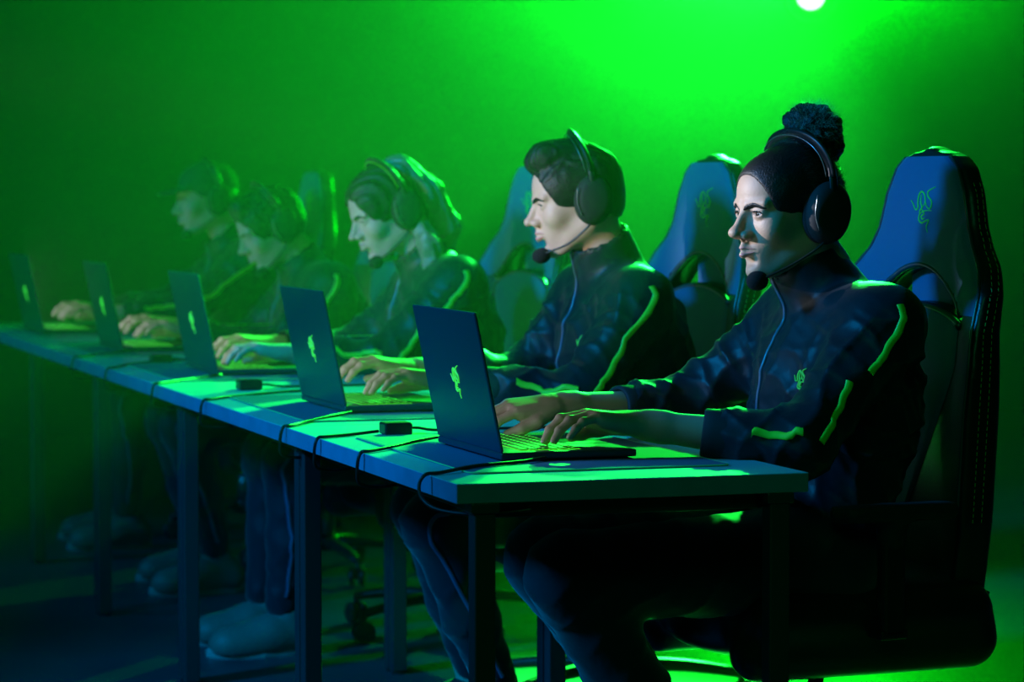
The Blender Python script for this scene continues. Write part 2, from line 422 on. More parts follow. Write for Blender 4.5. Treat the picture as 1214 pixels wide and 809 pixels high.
    bvh = bvh_of(jV, jF)
    # cuffs
    for s in (1, -1):
        S_, E_, Wr, cf = arm[s]; d = (cf - E_) / np.linalg.norm(cf - E_)
        bm = bmesh.new(); R = Vector(d).to_track_quat('Z', 'Y').to_matrix()
        rr = .046
        lathe(bm, [(rr - .004, -.03), (rr + .0015, -.028), (rr + .002, -.01), (rr + .0005, .010), (rr - .001, .028), (rr - .004, .031), (rr - .009, .030), (rr - .010, -.02)], c=cf, rot=R, n=32)
        bm_obj('cuff', bm, M['cuff'], jo, True)
        # sleeve stripes on the outer side
        out = v3(0, s, 0)
        def on(p, o=.09): return p + out * o
        segs = [[on(Ssh[s] + v3(.0, 0, .055)), on(Ssh[s] + v3(.0, 0, .02)), on(S_ + (E_ - S_) * .18), on(S_ + (E_ - S_) * .36)],
                [on(S_ + (E_ - S_) * .42) + v3(.03, 0, 0), on(S_ + (E_ - S_) * .65) + v3(.01, 0, -.01), on(S_ + (E_ - S_) * .90) + v3(.0, 0, -.01)],
                [on(E_ + (cf - E_) * .16) + v3(0, 0, .03), on(E_ + (cf - E_) * .50) + v3(0, 0, .022), on(E_ + (cf - E_) * .86) + v3(0, 0, .02)]]
        if P.get('longstripe'):
            segs = [[on(Ssh[s] + v3(.0, 0, .05)), on(Ssh[s] + v3(.0, 0, .01)), on(S_ + (E_ - S_) * .5), on(S_ + (E_ - S_) * .93)], segs[2]]
        for sg in segs:
            a, b = ribbon(bvh, sg, None, .015); tag(obj('sleeve_stripe', a, b, M['stripe'], jo), 'bright green sleeve stripe')
    # zip down the front and chest emblem
    zx = .3
    zp = [c1 + v3(zx, 0, 0) - v3(0, 0, .0), N + v3(zx, 0, .0), N * .75 + pel * .25 + v3(zx, 0, 0), mid + v3(zx, 0, 0)]
    zs = []
    for p in [catmull(zp, 10)][0]:
        h_ = bvh.ray_cast(Vector(p), Vector((-1, 0, 0)))
        if h_[0] is not None: zs.append(h_[0])
    if len(zs) > 4:
        bm = bmesh.new(); tube(bm, [z + Vector((.001, 0, 0)) for z in zs], .0042, n=6, sub=0); bm_obj('zipper', bm, M['zip'], jo, True)
        bm = bmesh.new(); box(bm, zs[1] + Vector((.009, 0, -.012)), (.004, .009, .026), .0015); bm_obj('zipper_pull', bm, M['grey'], jo)
    def chest_at(y, z):
        h_ = bvh.ray_cast(Vector((1.2, y, z)), Vector((-1, 0, 0)))
        return (h_[0] + h_[1] * .0015) if h_[0] is not None else None
    cz = ch[2] - .005; ok = True
    pts = []
    bm = bmesh.new()
    try:
        emblem(bm, lambda u, v: chest_at(P.get('emb_y', .115) + u, cz + v), (.036, .052), .0018); bm_obj('chest_emblem', bm, M['emblem'], jo, True)
    except Exception: bm.free()
    # --- trousers
    tV, tF = sdf_mesh(tr, P['jres'] * 1.1, folds(P['seed'] + 5, .007, [((30, 10, 26), .8), ((-22, 26, 34), .6)]))
    to = obj('trousers', tV, tF, M['trousers'], root); tb = bvh_of(tV, tF)
    for s in (1, -1):
        k_ = v3(*K[s]); a_ = v3(*A[s]); hip = pel + v3(.02, s * .09, -.04)
        sg = [hip * .6 + k_ * .4 + v3(0, s * .1, .03), k_ + v3(-.03, s * .09, .05), k_ + v3(.04, s * .09, -.02), k_ * .5 + a_ * .5 + v3(.0, s * .09, 0), a_ + v3(.0, s * .06, .07)]
        if P.get('legstripe', 1) is not None: a, b = ribbon(tb, sg, None, .010); tag(obj('leg_stripe', a, b, M['zip'], to), 'trouser side stripe')
        # shoes and socks
        a_ = v3(*A[s]); fy = P.get('foot_yaw', {}).get(s, 0); tp = P.get('foot_pitch', {}).get(s, 0)
        Rf = rot_zyx(fy, tp); of = v3(a_[0], a_[1], 0.0) + v3(0, 0, a_[2] - .09)
        G = lambda x, y, z: of + Rf @ v3(x, y, z)
        big = 1.12 if P.get('bigshoe') else 1.0
        sp = [cap(G(-.045, 0, .048), G(.03, 0, .056), .042 * big, .042 * big, .04), cap(G(.03, 0, .056), G(.145, 0, .036), .042 * big, .036 * big, .05), ell(G(.115, 0, .032), (.075, .045 * big, .036), .05, False, Rf.tolist()),
              cap(G(-.035, 0, .07), G(-.02, 0, .105), .036 * big, .036 * big, .02), cap(G(-.02, 0, .09), G(-.018, 0, .16), .030, .032, .006, True)]
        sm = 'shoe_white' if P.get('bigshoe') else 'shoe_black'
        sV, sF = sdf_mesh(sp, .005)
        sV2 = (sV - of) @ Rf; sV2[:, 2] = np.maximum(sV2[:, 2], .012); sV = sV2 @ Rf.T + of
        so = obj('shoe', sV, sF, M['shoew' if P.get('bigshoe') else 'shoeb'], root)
        # sole: outline slab
        bm = bmesh.new(); n = 28; ring = []
        for i in range(n):
            t = 2 * PI * i / n; x = .058 + .150 * math.cos(t); w = (.045 if math.cos(t) > 0 else .040) * big
            ring.append((x, w * math.sin(t) * (1 if abs(math.cos(t)) < .9 else .96)))
        lv = [[bm.verts.new(Vector(G(x * f_ + (1 - f_) * .058, y * f_, z))) for x, y in ring] for f_, z in ((.97, .0), (1.0, .006), (1.0, .022), (.95, .028))]
        for a, b in zip(lv, lv[1:]):
            for i in range(n): bm.faces.new((a[i], a[(i + 1) % n], b[(i + 1) % n], b[i]))
        bm.faces.new(lv[0][::-1]); bm.faces.new(lv[-1])
        bm_obj('sole', bm, M['sole'] if P.get('bigshoe') else M['shoeb'], so)
        bm = bmesh.new()
        for i in range(4):
            x = .035 + i * .022; z = .098 - i * .011; tube(bm, [G(x, -.022, z - .008), G(x + .003, 0, z), G(x, .022, z - .008)], .0028, n=5, sub=3)
        bm_obj('laces', bm, M['sock'] if P.get('bigshoe') else M['zip'], so)
        bm = bmesh.new(); d = k_ - a_; d /= np.linalg.norm(d)
        tube(bm, [v3(*a_) + v3(-.015, 0, -.03), v3(*a_) + v3(-.01, 0, .0), v3(*a_) + d * .11], .037, n=14, sub=3)
        bm_obj('sock', bm, M['sock'], root, True)
    # --- eyes, brows, lips
    def hobj(name, V, Fc, m, parent=None): return obj(name, T(V), Fc, m, parent or root)
    for s in (1, -1):
        bm = bmesh.new(); bmesh.ops.create_uvsphere(bm, u_segments=20, v_segments=14, radius=.0125)
        for v in bm.verts: v.co = Vector(T(np.array(v.co) * 1.08 + v3(.0745, s * .0315, -.0005)))
        eo = bm_obj('eye', bm, M['eye'], root, True)
        bm = bmesh.new(); gz = P.get('gaze', .35); dd = Vector((math.cos(gz), 0, -math.sin(gz))); R = Vector(Rh @ np.array(dd)).to_track_quat('Z', 'Y').to_matrix()
        lathe(bm, [(0, .0132), (.0036, .0130), (.0068, .0112), (.0069, .0100)], c=T(v3(.0755, s * .0315, -.0005)), rot=R, n=16); bm_obj('iris', bm, M['iris'], eo, True)
    hb = bvh_of(hV, hF)
    for s in (1, -1):
        a, b = ribbon(hb, [(.104, s * .009, .0065), (.100, s * .021, .0100), (.093, s * .035, .0125), (.078, s * .050, .0110)], None, .0105, .0002, 6, .0014, True)
        hobj('eyebrow', a, b, M['hair'])
        eo_ = P.get('eye_open', .0042)
        a, b = ribbon(hb, [(.0945, s * .0185, -.0008 + eo_ * .3), (.0945, s * .0300, -.0006 + eo_), (.0905, s * .0400, -.0006 + eo_ * .8), (.084, s * .0465, -.001)], None, .0030, .0002, 5, .0012, True)
        hobj('eyelashes', a, b, M['hair'])
    if hr < .004:
        for nm, pts in (('lips', [(.090, .022, -.0655), (.102, .010, -.0625), (.107, 0, -.0630), (.102, -.010, -.0625), (.090, -.022, -.0655)]), ('lips', [(.090, .019, -.0710), (.102, .010, -.0740), (.107, 0, -.0750), (.102, -.010, -.0740), (.090, -.019, -.0710)])):
            a, b = ribbon(hb, pts, None, .0075 if pts[0][1] == .019 else .005, .0002, 6, .0008, True); hobj(nm, a, b, M['lip'])
    # --- hair
    for nm, prims, m, res, dsp in P['hair'](P):
        a, b = sdf_mesh(prims, res, dsp); tag(hobj(nm, a, b, M[m]), None)
    if 'short' in P:
        V, Fc = P['short'](); hobj('short_hair', V, Fc, M['tips'])
    if 'strands' in P:
        V, Fc = P['strands'](); hobj('stray_hair', V, Fc, M[P.get('wisp', 'wisp')])
    # nails
    if hr < .003:
        nm_ = mat('nail', (.72, .55, .48), .35)
        for tips in nails:
            for p, d, r in tips:
                bm = bmesh.new()
                up = np.cross(np.cross(d, (0, 0, 1.)), d); up /= np.linalg.norm(up) + 1e-9; up = -up if up[2] < 0 else up
                sd = np.cross(d, up); c = p + up * (r * .72) + d * .001
                rows = []
                for i in range(5):
                    u = (i / 4 - .5) * 2; rows.append([bm.verts.new(Vector(c + d * .0058 * u + sd * r * .62 * w * (1 - .25 * u * u) + up * (.0016 - .0022 * w * w - .0008 * u * u))) for w in (-1, -.5, 0, .5, 1)])
                for a, b in zip(rows, rows[1:]):
                    for i in range(4): bm.faces.new((a[i], a[i + 1], b[i + 1], b[i]))
                bm_obj('fingernail', bm, nm_, root, True)
    # --- headset: a thing of its own, worn on the head
    hs = empty('headset', (0, 0, 0))
    hs.matrix_world = Matrix.LocRotScale(Vector((X0, Yc, 0)) + Matrix.Rotation(PI, 3, 'Z') @ Vector(H), (Matrix.Rotation(PI, 3, 'Z') @ Matrix(Rh.tolist())).to_quaternion(), Vector((hsc,) * 3))
    tag(hs, P['hs_label'], 'headset', 'headsets worn by the players')
    headset(hs, P)
    return root, bvh

def headset(hs, P):
    hg = P.get('hair_h', .0)
    ex, ez = -.028, -.006
    for s in (1, -1):
        cx = s * .094
        bm = bmesh.new(); R = (Matrix.Rotation(-s * PI / 2, 3, 'X'))
        lathe(bm, [(.0, .021), (.026, .021), (.036, .017), (.0435, .008), (.0455, -.004), (.044, -.010), (.0, -.010)], rot=R, n=36)
        for v in bm.verts: v.co = Vector((v.co.x * 1.0 + ex - v.co.z * .12, v.co.y + cx, v.co.z * 1.26 + ez))
        cup = bm_obj('ear_cup', bm, M['blkm'], hs, True)
        bm = bmesh.new(); n = 32; m = 10; rg = []
        for i in range(n):
            t = 2 * PI * i / n; ring = []
            for j in range(m):
                a = 2 * PI * j / m; r = .033 + .0115 * math.cos(a); ring.append(bm.verts.new((ex + r * math.cos(t) - r * math.sin(t) * .15, s * (.0765 + .0115 * math.sin(a)), ez + 1.26 * r * math.sin(t))))
            rg.append(ring)
        for i in range(n):
            for j in range(m): bm.faces.new((rg[i][j], rg[(i + 1) % n][j], rg[(i + 1) % n][(j + 1) % m], rg[i][(j + 1) % m]))
        bm_obj('ear_cushion', bm, M['foam'], cup, True)
        bm = bmesh.new(); tube(bm, [(ex + .034, s * .1125, ez - .030), (ex + .040, s * .112, ez), (ex + .034, s * .1125, ez + .034)], .0016, n=6, sub=4); bm_obj('trim_ring', bm, M['grey'], cup, True)
        bm = bmesh.new(); tube(bm, [(ex - .003, s * .107, ez + .005), (ex - .003, s * .109, ez + .05), (ex - .004, s * .103, ez + .085)], .0065, n=8, sub=5, flat=(.6, 1.3)); bm_obj('yoke', bm, M['blk'], cup, True)
    pts = []
    tz = .132 + hg
    for i in range(25):
        a = PI * i / 24; y = .103 * math.cos(a); z = .06 + (tz - .06) * math.sin(a) ** .75 if 0 < i < 24 else .06
        pts.append((ex - .005 + .018 * math.sin(a) * P.get('band_f', 1), y, z))
    bm = bmesh.new(); tube(bm, pts, .0085, n=12, sub=2, flat=(.75, 1.75)); bd = bm_obj('headband', bm, M['blk'], hs, True)
    bm = bmesh.new(); tube(bm, [(x + .0145, y * 1.02, z + .001 if 2 < i < 22 else z) for i, (x, y, z) in enumerate(pts)], .0013, n=5, sub=2); bm_obj('band_trim', bm, M[P.get('trim', 'grey')], bd, True)
    mic = P.get('mic', (.088, .030, -.118))
    bm = bmesh.new(); tube(bm, [(ex + .01, .100, ez - .045), (ex + .030, .098, ez - .062), (.045, .078, -.095), (mic[0] - .006, mic[1] + .012, mic[2] + .004)], .0024, n=8, sub=8); bo = bm_obj('mic_boom', bm, M['blk'], hs, True)
    bm = bmesh.new(); bmesh.ops.create_icosphere(bm, subdivisions=4, radius=.0185)
    for v in bm.verts: v.co = Vector((v.co.x * 1.15, v.co.y, v.co.z * .98)) + Vector(mic)
    bm_obj('mic_foam', bm, M['foam'], hs, True)

def lumpy(amp, f, seed):
    return lambda V, N: amp * (noise3(V, f, seed) + .6 * noise3(V, f * 2.3, seed + 1) + .4 * noise3(V, f * 5, seed + 2))
def SK(g): return [ell((-.012, 0, .036), (.097 + g, .074 + g, .084 + g), .03), ell((.038, 0, .03), (.055 + g, .062 + g, .060 + g), .03)]
FACECUT = [ell((.100, 0, -.040), (.090, .078, .088), .012, True), ell((.04, 0, -.10), (.10, .10, .06), .01, True)]
def hair_p1(P):
    capl = SK(.0030) + [ ell((-.05, 0, -.02), (.058, .068, .06), .02), ell((.108, 0, -.010), (.070, .070, .082), .010, True), ell((.02, 0, -.075), (.11, .11, .07), .01, True)]
    bun = [ell((-.058, 0, .120), (.040, .036, .04), .03), ell((-.064, 0, .150), (.047, .045, .042), .02), ell((-.086, .010, .120), (.030, .032, .040), .02), ell((-.04, -.01, .158), (.028, .03, .026), .02)]
    return [('hair', capl, 'hair', .0028, lumpy(.0004, 60, 3)), ('hair_bun', bun, 'hair', .0025, lumpy(.0050, 62, 7))]
def strands_p1():
    V, Fc = [], []
    def add(p, d, L, w, curl):
        n0 = len(V); m = 6; sd = np.cross(d, rng.normal(size=3)); sd /= np.linalg.norm(sd) + 1e-9; s2 = np.cross(d, sd); ph = rng.random() * 6
        for i in range(m + 1):
            t = i / m; c = p + d * L * t + (sd * math.sin(ph + t * 5) + s2 * math.cos(ph + t * 4)) * curl * t
            V.append(c - sd * w * (1 - t * .8)); V.append(c + sd * w * (1 - t * .8)); V.append(c + s2 * w * (1 - t * .8))
        for i in range(m):
            a = n0 + 3 * i
            for u, v in ((0, 1), (1, 2), (2, 0)): Fc.append((a + u, a + v, a + 3 + v, a + 3 + u))
    for _ in range(2600):
        d = rng.normal(size=3); d /= np.linalg.norm(d)
        if d[2] < -.5: continue
        add(np.array((-.064, 0, .148)) + d * np.array((.044, .042, .040)), d, .007 + .020 * rng.random() ** 2, .00030, .006)
    for _ in range(1500):
        d = rng.normal(size=3); d /= np.linalg.norm(d)
        if d[0] > -.2 or d[2] < -.55: continue
        add(np.array((-.015, 0, .036)) + d * np.array((.099, .076, .086)), d * .7 + np.array((-.2, 0, .3)), .005 + .012 * rng.random() ** 2, .0003, .004)
    return np.array(V), np.array(Fc)
def short_p1():
    V, Fc = [], []
    for _ in range(9000):
        d = rng.normal(size=3); d /= np.linalg.norm(d)
        p = np.array((-.012, 0, .036)) + d * np.array((.1005, .0775, .0875))
        if d[2] < -.35 or np.linalg.norm((p - np.array((.108, 0, -.010))) / np.array((.070, .070, .082))) < .96 + .05 * rng.random(): continue
        dr = np.array((-.9, 0, .35 - .5 * abs(d[1]))) + d * .45 + rng.normal(size=3) * .15; dr /= np.linalg.norm(dr); L = .008 + .006 * rng.random(); w = .0005
        sd = np.cross(dr, d); sd /= np.linalg.norm(sd) + 1e-9; n0 = len(V)
        for i in range(3):
            t = i / 2; c = p - d * .0015 + dr * L * t - d * .0045 * t * t; ww = w * (1 - t * .8); V.extend([c + sd * ww, c - sd * ww, c + d * ww])
        for i in range(2):
            a = n0 + 3 * i
            for u, v in ((0, 1), (1, 2), (2, 0)): Fc.append((a + u, a + v, a + 3 + v, a + 3 + u))
    return np.array(V), np.array(Fc)
def strands_p2():
    V, Fc = [], []
    for _ in range(5200):
        d = rng.normal(size=3); d /= np.linalg.norm(d)
        if d[2] < .25 or (d[0] > .72 and d[2] < .5): continue
        p = np.array((-.005, 0, .035)) + d * np.array((.100, .074, .090)); 
        if d[0] > .35 and d[2] > .5: p += np.array((.004, 0, .010))
        dr = d * .8 + np.array((.35 if d[0] > -.1 else -.3, 0, .4)); dr /= np.linalg.norm(dr); L = .005 + .009 * rng.random(); w = .0006
        sd = np.cross(dr, rng.normal(size=3)); sd /= np.linalg.norm(sd) + 1e-9; s2 = np.cross(dr, sd); bend = np.array((.006, 0, -.004)) * rng.random()
        n0 = len(V)
        for i in range(4):
            t = i / 3; c = p - dr * .004 + dr * (L + .004) * t + bend * t * t; ww = w * (1 - t * .85)
            V.extend([c + sd * ww, c + (s2 * .87 - sd * .5) * ww, c - (s2 * .87 + sd * .5) * ww])
        for i in range(3):
            a = n0 + 3 * i
            for u, v in ((0, 1), (1, 2), (2, 0)): Fc.append((a + u, a + v, a + 3 + v, a + 3 + u))
    return np.array(V), np.array(Fc)
def hair_p2(P):
    L = SK(.0065) + [ell((-.052, 0, -.01), (.060, .072, .065), .02),
         cap((.060, .025, .108), (.060, -.025, .108), .030, .030, .02), cap((.082, .02, .098), (.082, -.02, .1), .020, .020, .015), ell((.02, 0, .112), (.06, .055, .03), .02)]
    L += [ell((.108, 0, -.018), (.088, .076, .094), .008, True), ell((.02, 0, -.075), (.11, .11, .065), .01, True)]
    f = lambda V, N: (.0016 * np.sin(V @ np.array((60, 420, 60)) + 3 * noise3(V, 40, 4)) + .0012 * noise3(V, 70, 6)) * np.clip((V[:, 2] - .03) * 20, 0.15, 1)
    return [('hair', L, 'hair', .0026, f)]
def hair_p3(P):
    L = SK(.009) + [ ell((-.05, 0, -.02), (.065, .078, .07), .02), ell((.104, 0, -.022), (.082, .068, .090), .008, True), ell((.03, 0, -.09), (.09, .11, .06), .01, True)]
    back = [cap((-.07, .02, .085), (-.118, .03, .01), .042, .040, .03), cap((-.118, .03, .01), (-.140, .03, -.10), .040, .034, .02), cap((-.14, .03, -.10), (-.12, .01, -.17), .034, .018, .02), cap((-.07, -.02, .085), (-.11, -.03, .0), .045, .035, .03), cap((-.11, -.03, .0), (-.12, -.03, -.1), .035, .02, .03)]
    lock = [cap((-.045, .080, -.05), (-.050, .105, -.12), .026, .028, .02), cap((-.050, .105, -.12), (-.02, .120, -.21), .028, .024, .02), cap((-.02, .120, -.21), (.03, .125, -.30), .024, .020, .02), cap((.03, .125, -.30), (.09, .120, -.40), .020, .008, .02)]
    w = lambda a: (lambda V, N: a * np.sin(V @ np.array((180, 210, 12)) + 2 * noise3(V, 18, 2)) + a * .6 * noise3(V, 60, 5))
    return [('hair', L, 'hair', .0035, w(.0022)), ('hair_length', back, 'hair_l', .0035, w(.003)), ('hair_lock', lock, 'hair_l', .0035, w(.003))]
def hair_p4(P):
    L = SK(.011) + [ ell((-.052, 0, -.01), (.060, .076, .07), .02), cap((.066, .03, .092), (.066, -.03, .092), .030, .030, .02)]
    L += [ell((.108, 0, -.018), (.084, .074, .086), .008, True), ell((.02, 0, -.085), (.11, .11, .065), .01, True)]
    return [('hair', L, 'hair', .004, lumpy(.004, 50, 9))]
def hair_p5(P):
    L = [ell((-.030, 0, .010), (.088, .079, .065), .02), ell((.100, 0, -.02), (.085, .074, .09), .008, True), ell((.03, 0, -.08), (.10, .11, .06), .01, True)]
    capb = [ell((-.012, 0, .050), (.108, .086, .086), .02), ell((-.012, 0, -.045), (.13, .1, .075), .006, True), cap((.07, .055, .050), (.07, -.055, .050), .012, .012, .01)]
    def brim(X, Y, Z):
        zz = .050 - (X - .08) * .18 - Y * Y * 2.5
        return np.maximum(np.maximum(np.abs(Z - zz) - .004, np.sqrt((X - .085) ** 2 * .9 + (Y * 1.25) ** 2) - .083), .05 - X)
    capb.append(('fn', v3(.05, -.085, -.01), v3(.18, .085, .09), brim, 0, .006, False))
    return [('hair', L, 'hair', .004, lumpy(.001, 60, 9)), ('cap', capb, 'cap', .004, None)]

# local frame of a player: x towards the desk, y to the player's left (nearer the camera), z up
KW = dict(ankle={1: (.42, .13, .09), -1: (.44, -.13, .09)}, knee={1: (.66, .17, .52), -1: (.66, -.16, .53)})
P1 = dict(at=(1.02, .52), head=(.190, 0, 1.205), hyaw=.15, hpitch=.06, hroll=0, neck=(.108, 0, 1.035), pelvis=(.13, 0, .58), skin='skin2', res=.0024, hres=.0021, jres=.0065, seed=1,
          wrist={1: ((.565, .150, .812), -.03, .16, .10), -1: ((.615, -.175, .822), .10, -.02, -.2)}, cuff={1: .48, -1: .42}, eye_open=.0038, gaze=.22, nosew=1.25, jaw=.054,
          elbow={1: (.285, .27, .775), -1: (.30, -.27, .80)}, sh={1: (.075, .185, .985), -1: (.085, -.18, .99)},
          knee={1: (.685, .14, .530), -1: (.64, -.12, .53)}, ankle={1: (.47, .14, .09), -1: (.36, -.16, .09)}, baggy=1.16, legstripe=None,
          hair=hair_p1, short=short_p1, strands=strands_p1, mic=(.098, .040, -.122), hair_h=.006, hsc=1.05, collar=.078,
          label='person in dark tracksuit with curly hair bun and headset, nearest the camera', hs_label='black headset with microphone over the hair bun of the nearest player')
P2 = dict(at=(1.05, 1.72), head=(.232, 0, 1.224), hyaw=-.22, hpitch=.17, neck=(.145, 0, 1.045), pelvis=(.13, 0, .58), skin='skin', res=.0026, hres=.0026, jres=.008, seed=2, jaw=.050,
          wrist={1: ((.60, .13, .815), -.15, .18, .1), -1: ((.61, -.12, .825), .12, .25, -.1)}, cuff={1: .62, -1: .62}, eye_open=.0026, gaze=.5,
          sh={1: (.145, .19, .985), -1: (.14, -.19, .99)}, elbow={1: (.315, .26, .775), -1: (.28, -.25, .79)}, knee={1: (.645, .22, .50), -1: (.60, -.02, .51)}, ankle={1: (.50, .22, .09), -1: (.48, -.02, .09)}, legstripe=True,
          hair=hair_p2, strands=strands_p2, wisp='tips', emb_y=.09, mic=(.104, .030, -.113), hair_h=.016, hsc=1.02, collar=.078, longstripe=True,
          label='person with short dark swept hair and headset, second player from the right', hs_label='black headset on the short-haired player, second from the right')
P3 = dict(at=(1.00, 2.98), head=(.290, 0, 1.19), hyaw=.06, hpitch=.36, neck=(.170, 0, 1.03), pelvis=(.12, 0, .58), skin='skin', res=.0034, hres=.0032, jres=.010, seed=3, jaw=.042,
          wrist={1: ((.60, .12, .81), -.2, .18, .1), -1: ((.60, -.12, .82), .2, .2, -.1)}, eye_open=.0012, gaze=.6, shw=.16,
          knee={1: (.60, .13, .52), -1: (.60, -.10, .52)}, ankle={1: (.62, .13, .09), -1: (.62, -.10, .09)}, bigshoe=True,
          hair=hair_p3, hair_h=.008, trim='stripe',
          label='person with long light hair and headset looking down, third player from the right', hs_label='headset on the long-haired player, third from the right')
P4 = dict(at=(.98, 4.24), head=(.300, 0, 1.13), hyaw=-.02, hpitch=.42, neck=(.185, 0, .985), pelvis=(.12, 0, .58), skin='skin', res=.0042, hres=.004, jres=.012, seed=4,
          wrist={1: ((.58, .12, .81), -.2, .25, .1), -1: ((.60, -.12, .82), .2, .25, -.1)}, eye_open=.0012, gaze=.6,
          knee={1: (.62, .17, .52), -1: (.60, -.16, .52)}, ankle={1: (.52, .17, .09), -1: (.5, -.15, .09)}, bigshoe=True,
          hair=hair_p4, hair_h=.012,
          label='person with dark hair bending low over the laptop, fourth player from the right', hs_label='headset on the player bending low, fourth from the right')
P5 = dict(at=(1.02, 5.42), head=(.295, 0, 1.215), hyaw=.0, hpitch=.10, neck=(.20, 0, 1.04), pelvis=(.12, 0, .58), skin='skin', res=.0042, hres=.004, jres=.012, seed=6,
          wrist={1: ((.66, .12, .815), -.2, .25, .1), -1: ((.66, -.12, .82), .2, .25, -.1)}, eye_open=.0012, gaze=.5,
          knee={1: (.62, .17, .52), -1: (.60, -.16, .52)}, ankle={1: (.62, .17, .09), -1: (.6, -.15, .09)}, bigshoe=True,
          hair=hair_p5, hair_h=.006, longstripe=True,
          label='person in a peaked cap, farthest player along the desk', hs_label='headset worn with the peaked cap on the farthest player')
import time
t0 = time.time()
for P in (P1, P2, P3, P4, P5): person(P)
print('people', time.time() - t0)

# ------------------------------------------------------------------ desks
TL = 1.243
def make_table():
    t = empty('desk', (0, 0, 0))
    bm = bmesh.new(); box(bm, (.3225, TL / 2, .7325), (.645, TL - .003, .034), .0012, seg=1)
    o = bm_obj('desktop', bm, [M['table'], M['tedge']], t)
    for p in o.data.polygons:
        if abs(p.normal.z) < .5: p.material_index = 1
    for x in (.052, .593):
        for y in (.024, TL - .026):
            bm = bmesh.new(); box(bm, (x, y, .362), (.038, .038, .705), .003); l = bm_obj('leg', bm, M['leg'], t)
            bm = bmesh.new(); lathe(bm, [(.0, 0), (.017, 0), (.017, .010), (.0, .010)], c=(x, y, 0), n=16); bm_obj('levelling_foot', bm, M['blk'], l)
            bm = bmesh.new(); box(bm, (x, y, .706), (.050, .046, .018), .002); bm_obj('leg_bracket', bm, M['leg'], l)
    bm = bmesh.new()
    for x in (.075, .57): box(bm, (x, TL / 2, .700), (.02, TL - .10, .030), .002)
    for y in (.05, TL - .05): box(bm, (.3225, y, .700), (.48, .02, .030), .002)
    bm_obj('under_frame', bm, M['leg'], t)
    return t
tb0 = make_table()
DL = ['white-topped desk nearest the camera, its open end facing us', 'second desk from the camera, carrying the laptop of the swept-hair player',
      'middle desk of the long row, third from the camera', 'fourth desk from the camera, second from the far end', 'farthest desk, closing the far end of the row']
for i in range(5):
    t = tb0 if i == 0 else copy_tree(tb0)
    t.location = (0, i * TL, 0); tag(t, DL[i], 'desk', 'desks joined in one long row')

# ------------------------------------------------------------------ laptops
LW, LD, LH = .398, .262, .017
def make_laptop(keys):
    """origin: hinge line centre on the desk; x towards the player, y along the hinge"""
    t = empty('laptop', (0, 0, 0))
    bm = bmesh.new(); box(bm, (LD / 2, 0, .0095), (LD, LW, .0135), .004, seg=3); base = bm_obj('base', bm, M['lap'], t)
    bm = bmesh.new(); box(bm, (.105, 0, .01635), (.118, .335, .0008)); bm_obj('key_well', bm, M['glow'], base)
    bm = bmesh.new(); box(bm, (.215, 0, .0166), (.080, .13, .0006), .0002); bm_obj('touchpad', bm, M['blk'], base)
    bm = bmesh.new()
    for y in (-.15, .15):
        for x in (.03, .23): box(bm, (x, y, .0014), (.012, .05, .0028), .0008)
    bm_obj('rubber_foot', bm, M['foam'], base)
    kb = None
    pos = []
    for r in range(6):
        n = 16; w = .335 / n; off = (0, .2, .35, .5, 0, .1)[r] * w
        for c in range(n):
            y = -.1675 + w * (c + .5)
            if r == 5 and 5 <= c <= 9:
                if c == 7: pos.append((.056 + r * .0192, y, w * 5))
                continue
            pos.append((.056 + r * .0192, y, w))
    if keys:
        km = bmesh.new(); box(km, (0, 0, 0), (.0155, .0172, .002), .0006, seg=1); box(km, (0, 0, .00105), (.005, .004, .0003))
        me = bpy.data.meshes.new('key'); km.to_mesh(me); km.free(); me.materials.append(M['key']); me.materials.append(M['keyl'])
        for p in me.polygons:
            if max(v_ for v_ in [me.vertices[i].co.z for i in p.vertices]) > .00106: p.material_index = 1
        sm = bmesh.new(); box(sm, (0, 0, 0), (.0155, .102, .002), .0006, seg=1); sme = bpy.data.meshes.new('key_space'); sm.to_mesh(sme); sm.free(); sme.materials.append(M['key'])
        kb = None
        for x, y, w in pos:
            k = bpy.data.objects.new('key', me if w < .03 else sme); COL.objects.link(k); k.parent = base; k.location = (x, y, .0182)
    else:
        bm = bmesh.new()
        for x, y, w in pos: box(bm, (x, y, .0182), (.0155, w - .0035, .002))
        bm_obj('keyboard', bm, M['key'], base)
        bm = bmesh.new()
        for x, y, w in pos: box(bm, (x, y, .0193), (.005, .004, .0003))
        bm_obj('key_legends', bm, M['keyl'], base)
    # lid leans away from the player
    la = math.radians(11.5)
    u = Vector((-math.sin(la), 0, math.cos(la))); nrm = Vector((math.cos(la), 0, math.sin(la)))
    R = Matrix((nrm, Vector((0, 1, 0)), u)).transposed()
    hz = Vector((.004, 0, .014))
    bm = bmesh.new(); box(bm, hz + u * (LD / 2 + .001), (.0062, LW, LD - .002), .0025, rot=R, seg=2); lid = bm_obj('lid', bm, M['lap'], t)
    bm = bmesh.new(); box(bm, hz + u * (LD / 2 + .004) + nrm * .0034, (.0006, LW - .012, LD - .022), rot=R); bm_obj('screen', bm, M['screen'], lid)
    bm = bmesh.new(); tube(bm, [hz + Vector((.006, y, -.002)) for y in (-.15, .15)], .005, n=12, sub=0); bm_obj('hinge', bm, M['blk'], t, True)
    bm = bmesh.new(); emblem(bm, lambda a, b: hz + u * (LD * .47 + b) + nrm * (-.0034) + Vector((0, -a * -1, 0)), (-.054, .066), .0018); bm_obj('lid_emblem', bm, M['logo'], lid, True)
    return t
lp1 = make_laptop(True); lp0 = make_laptop(False)
LP = [(.178, .510, 0), (.198, 1.690, .0), (.205, 3.050, 0.0), (.168, 4.230, .0), (.105, 5.400, .02)]
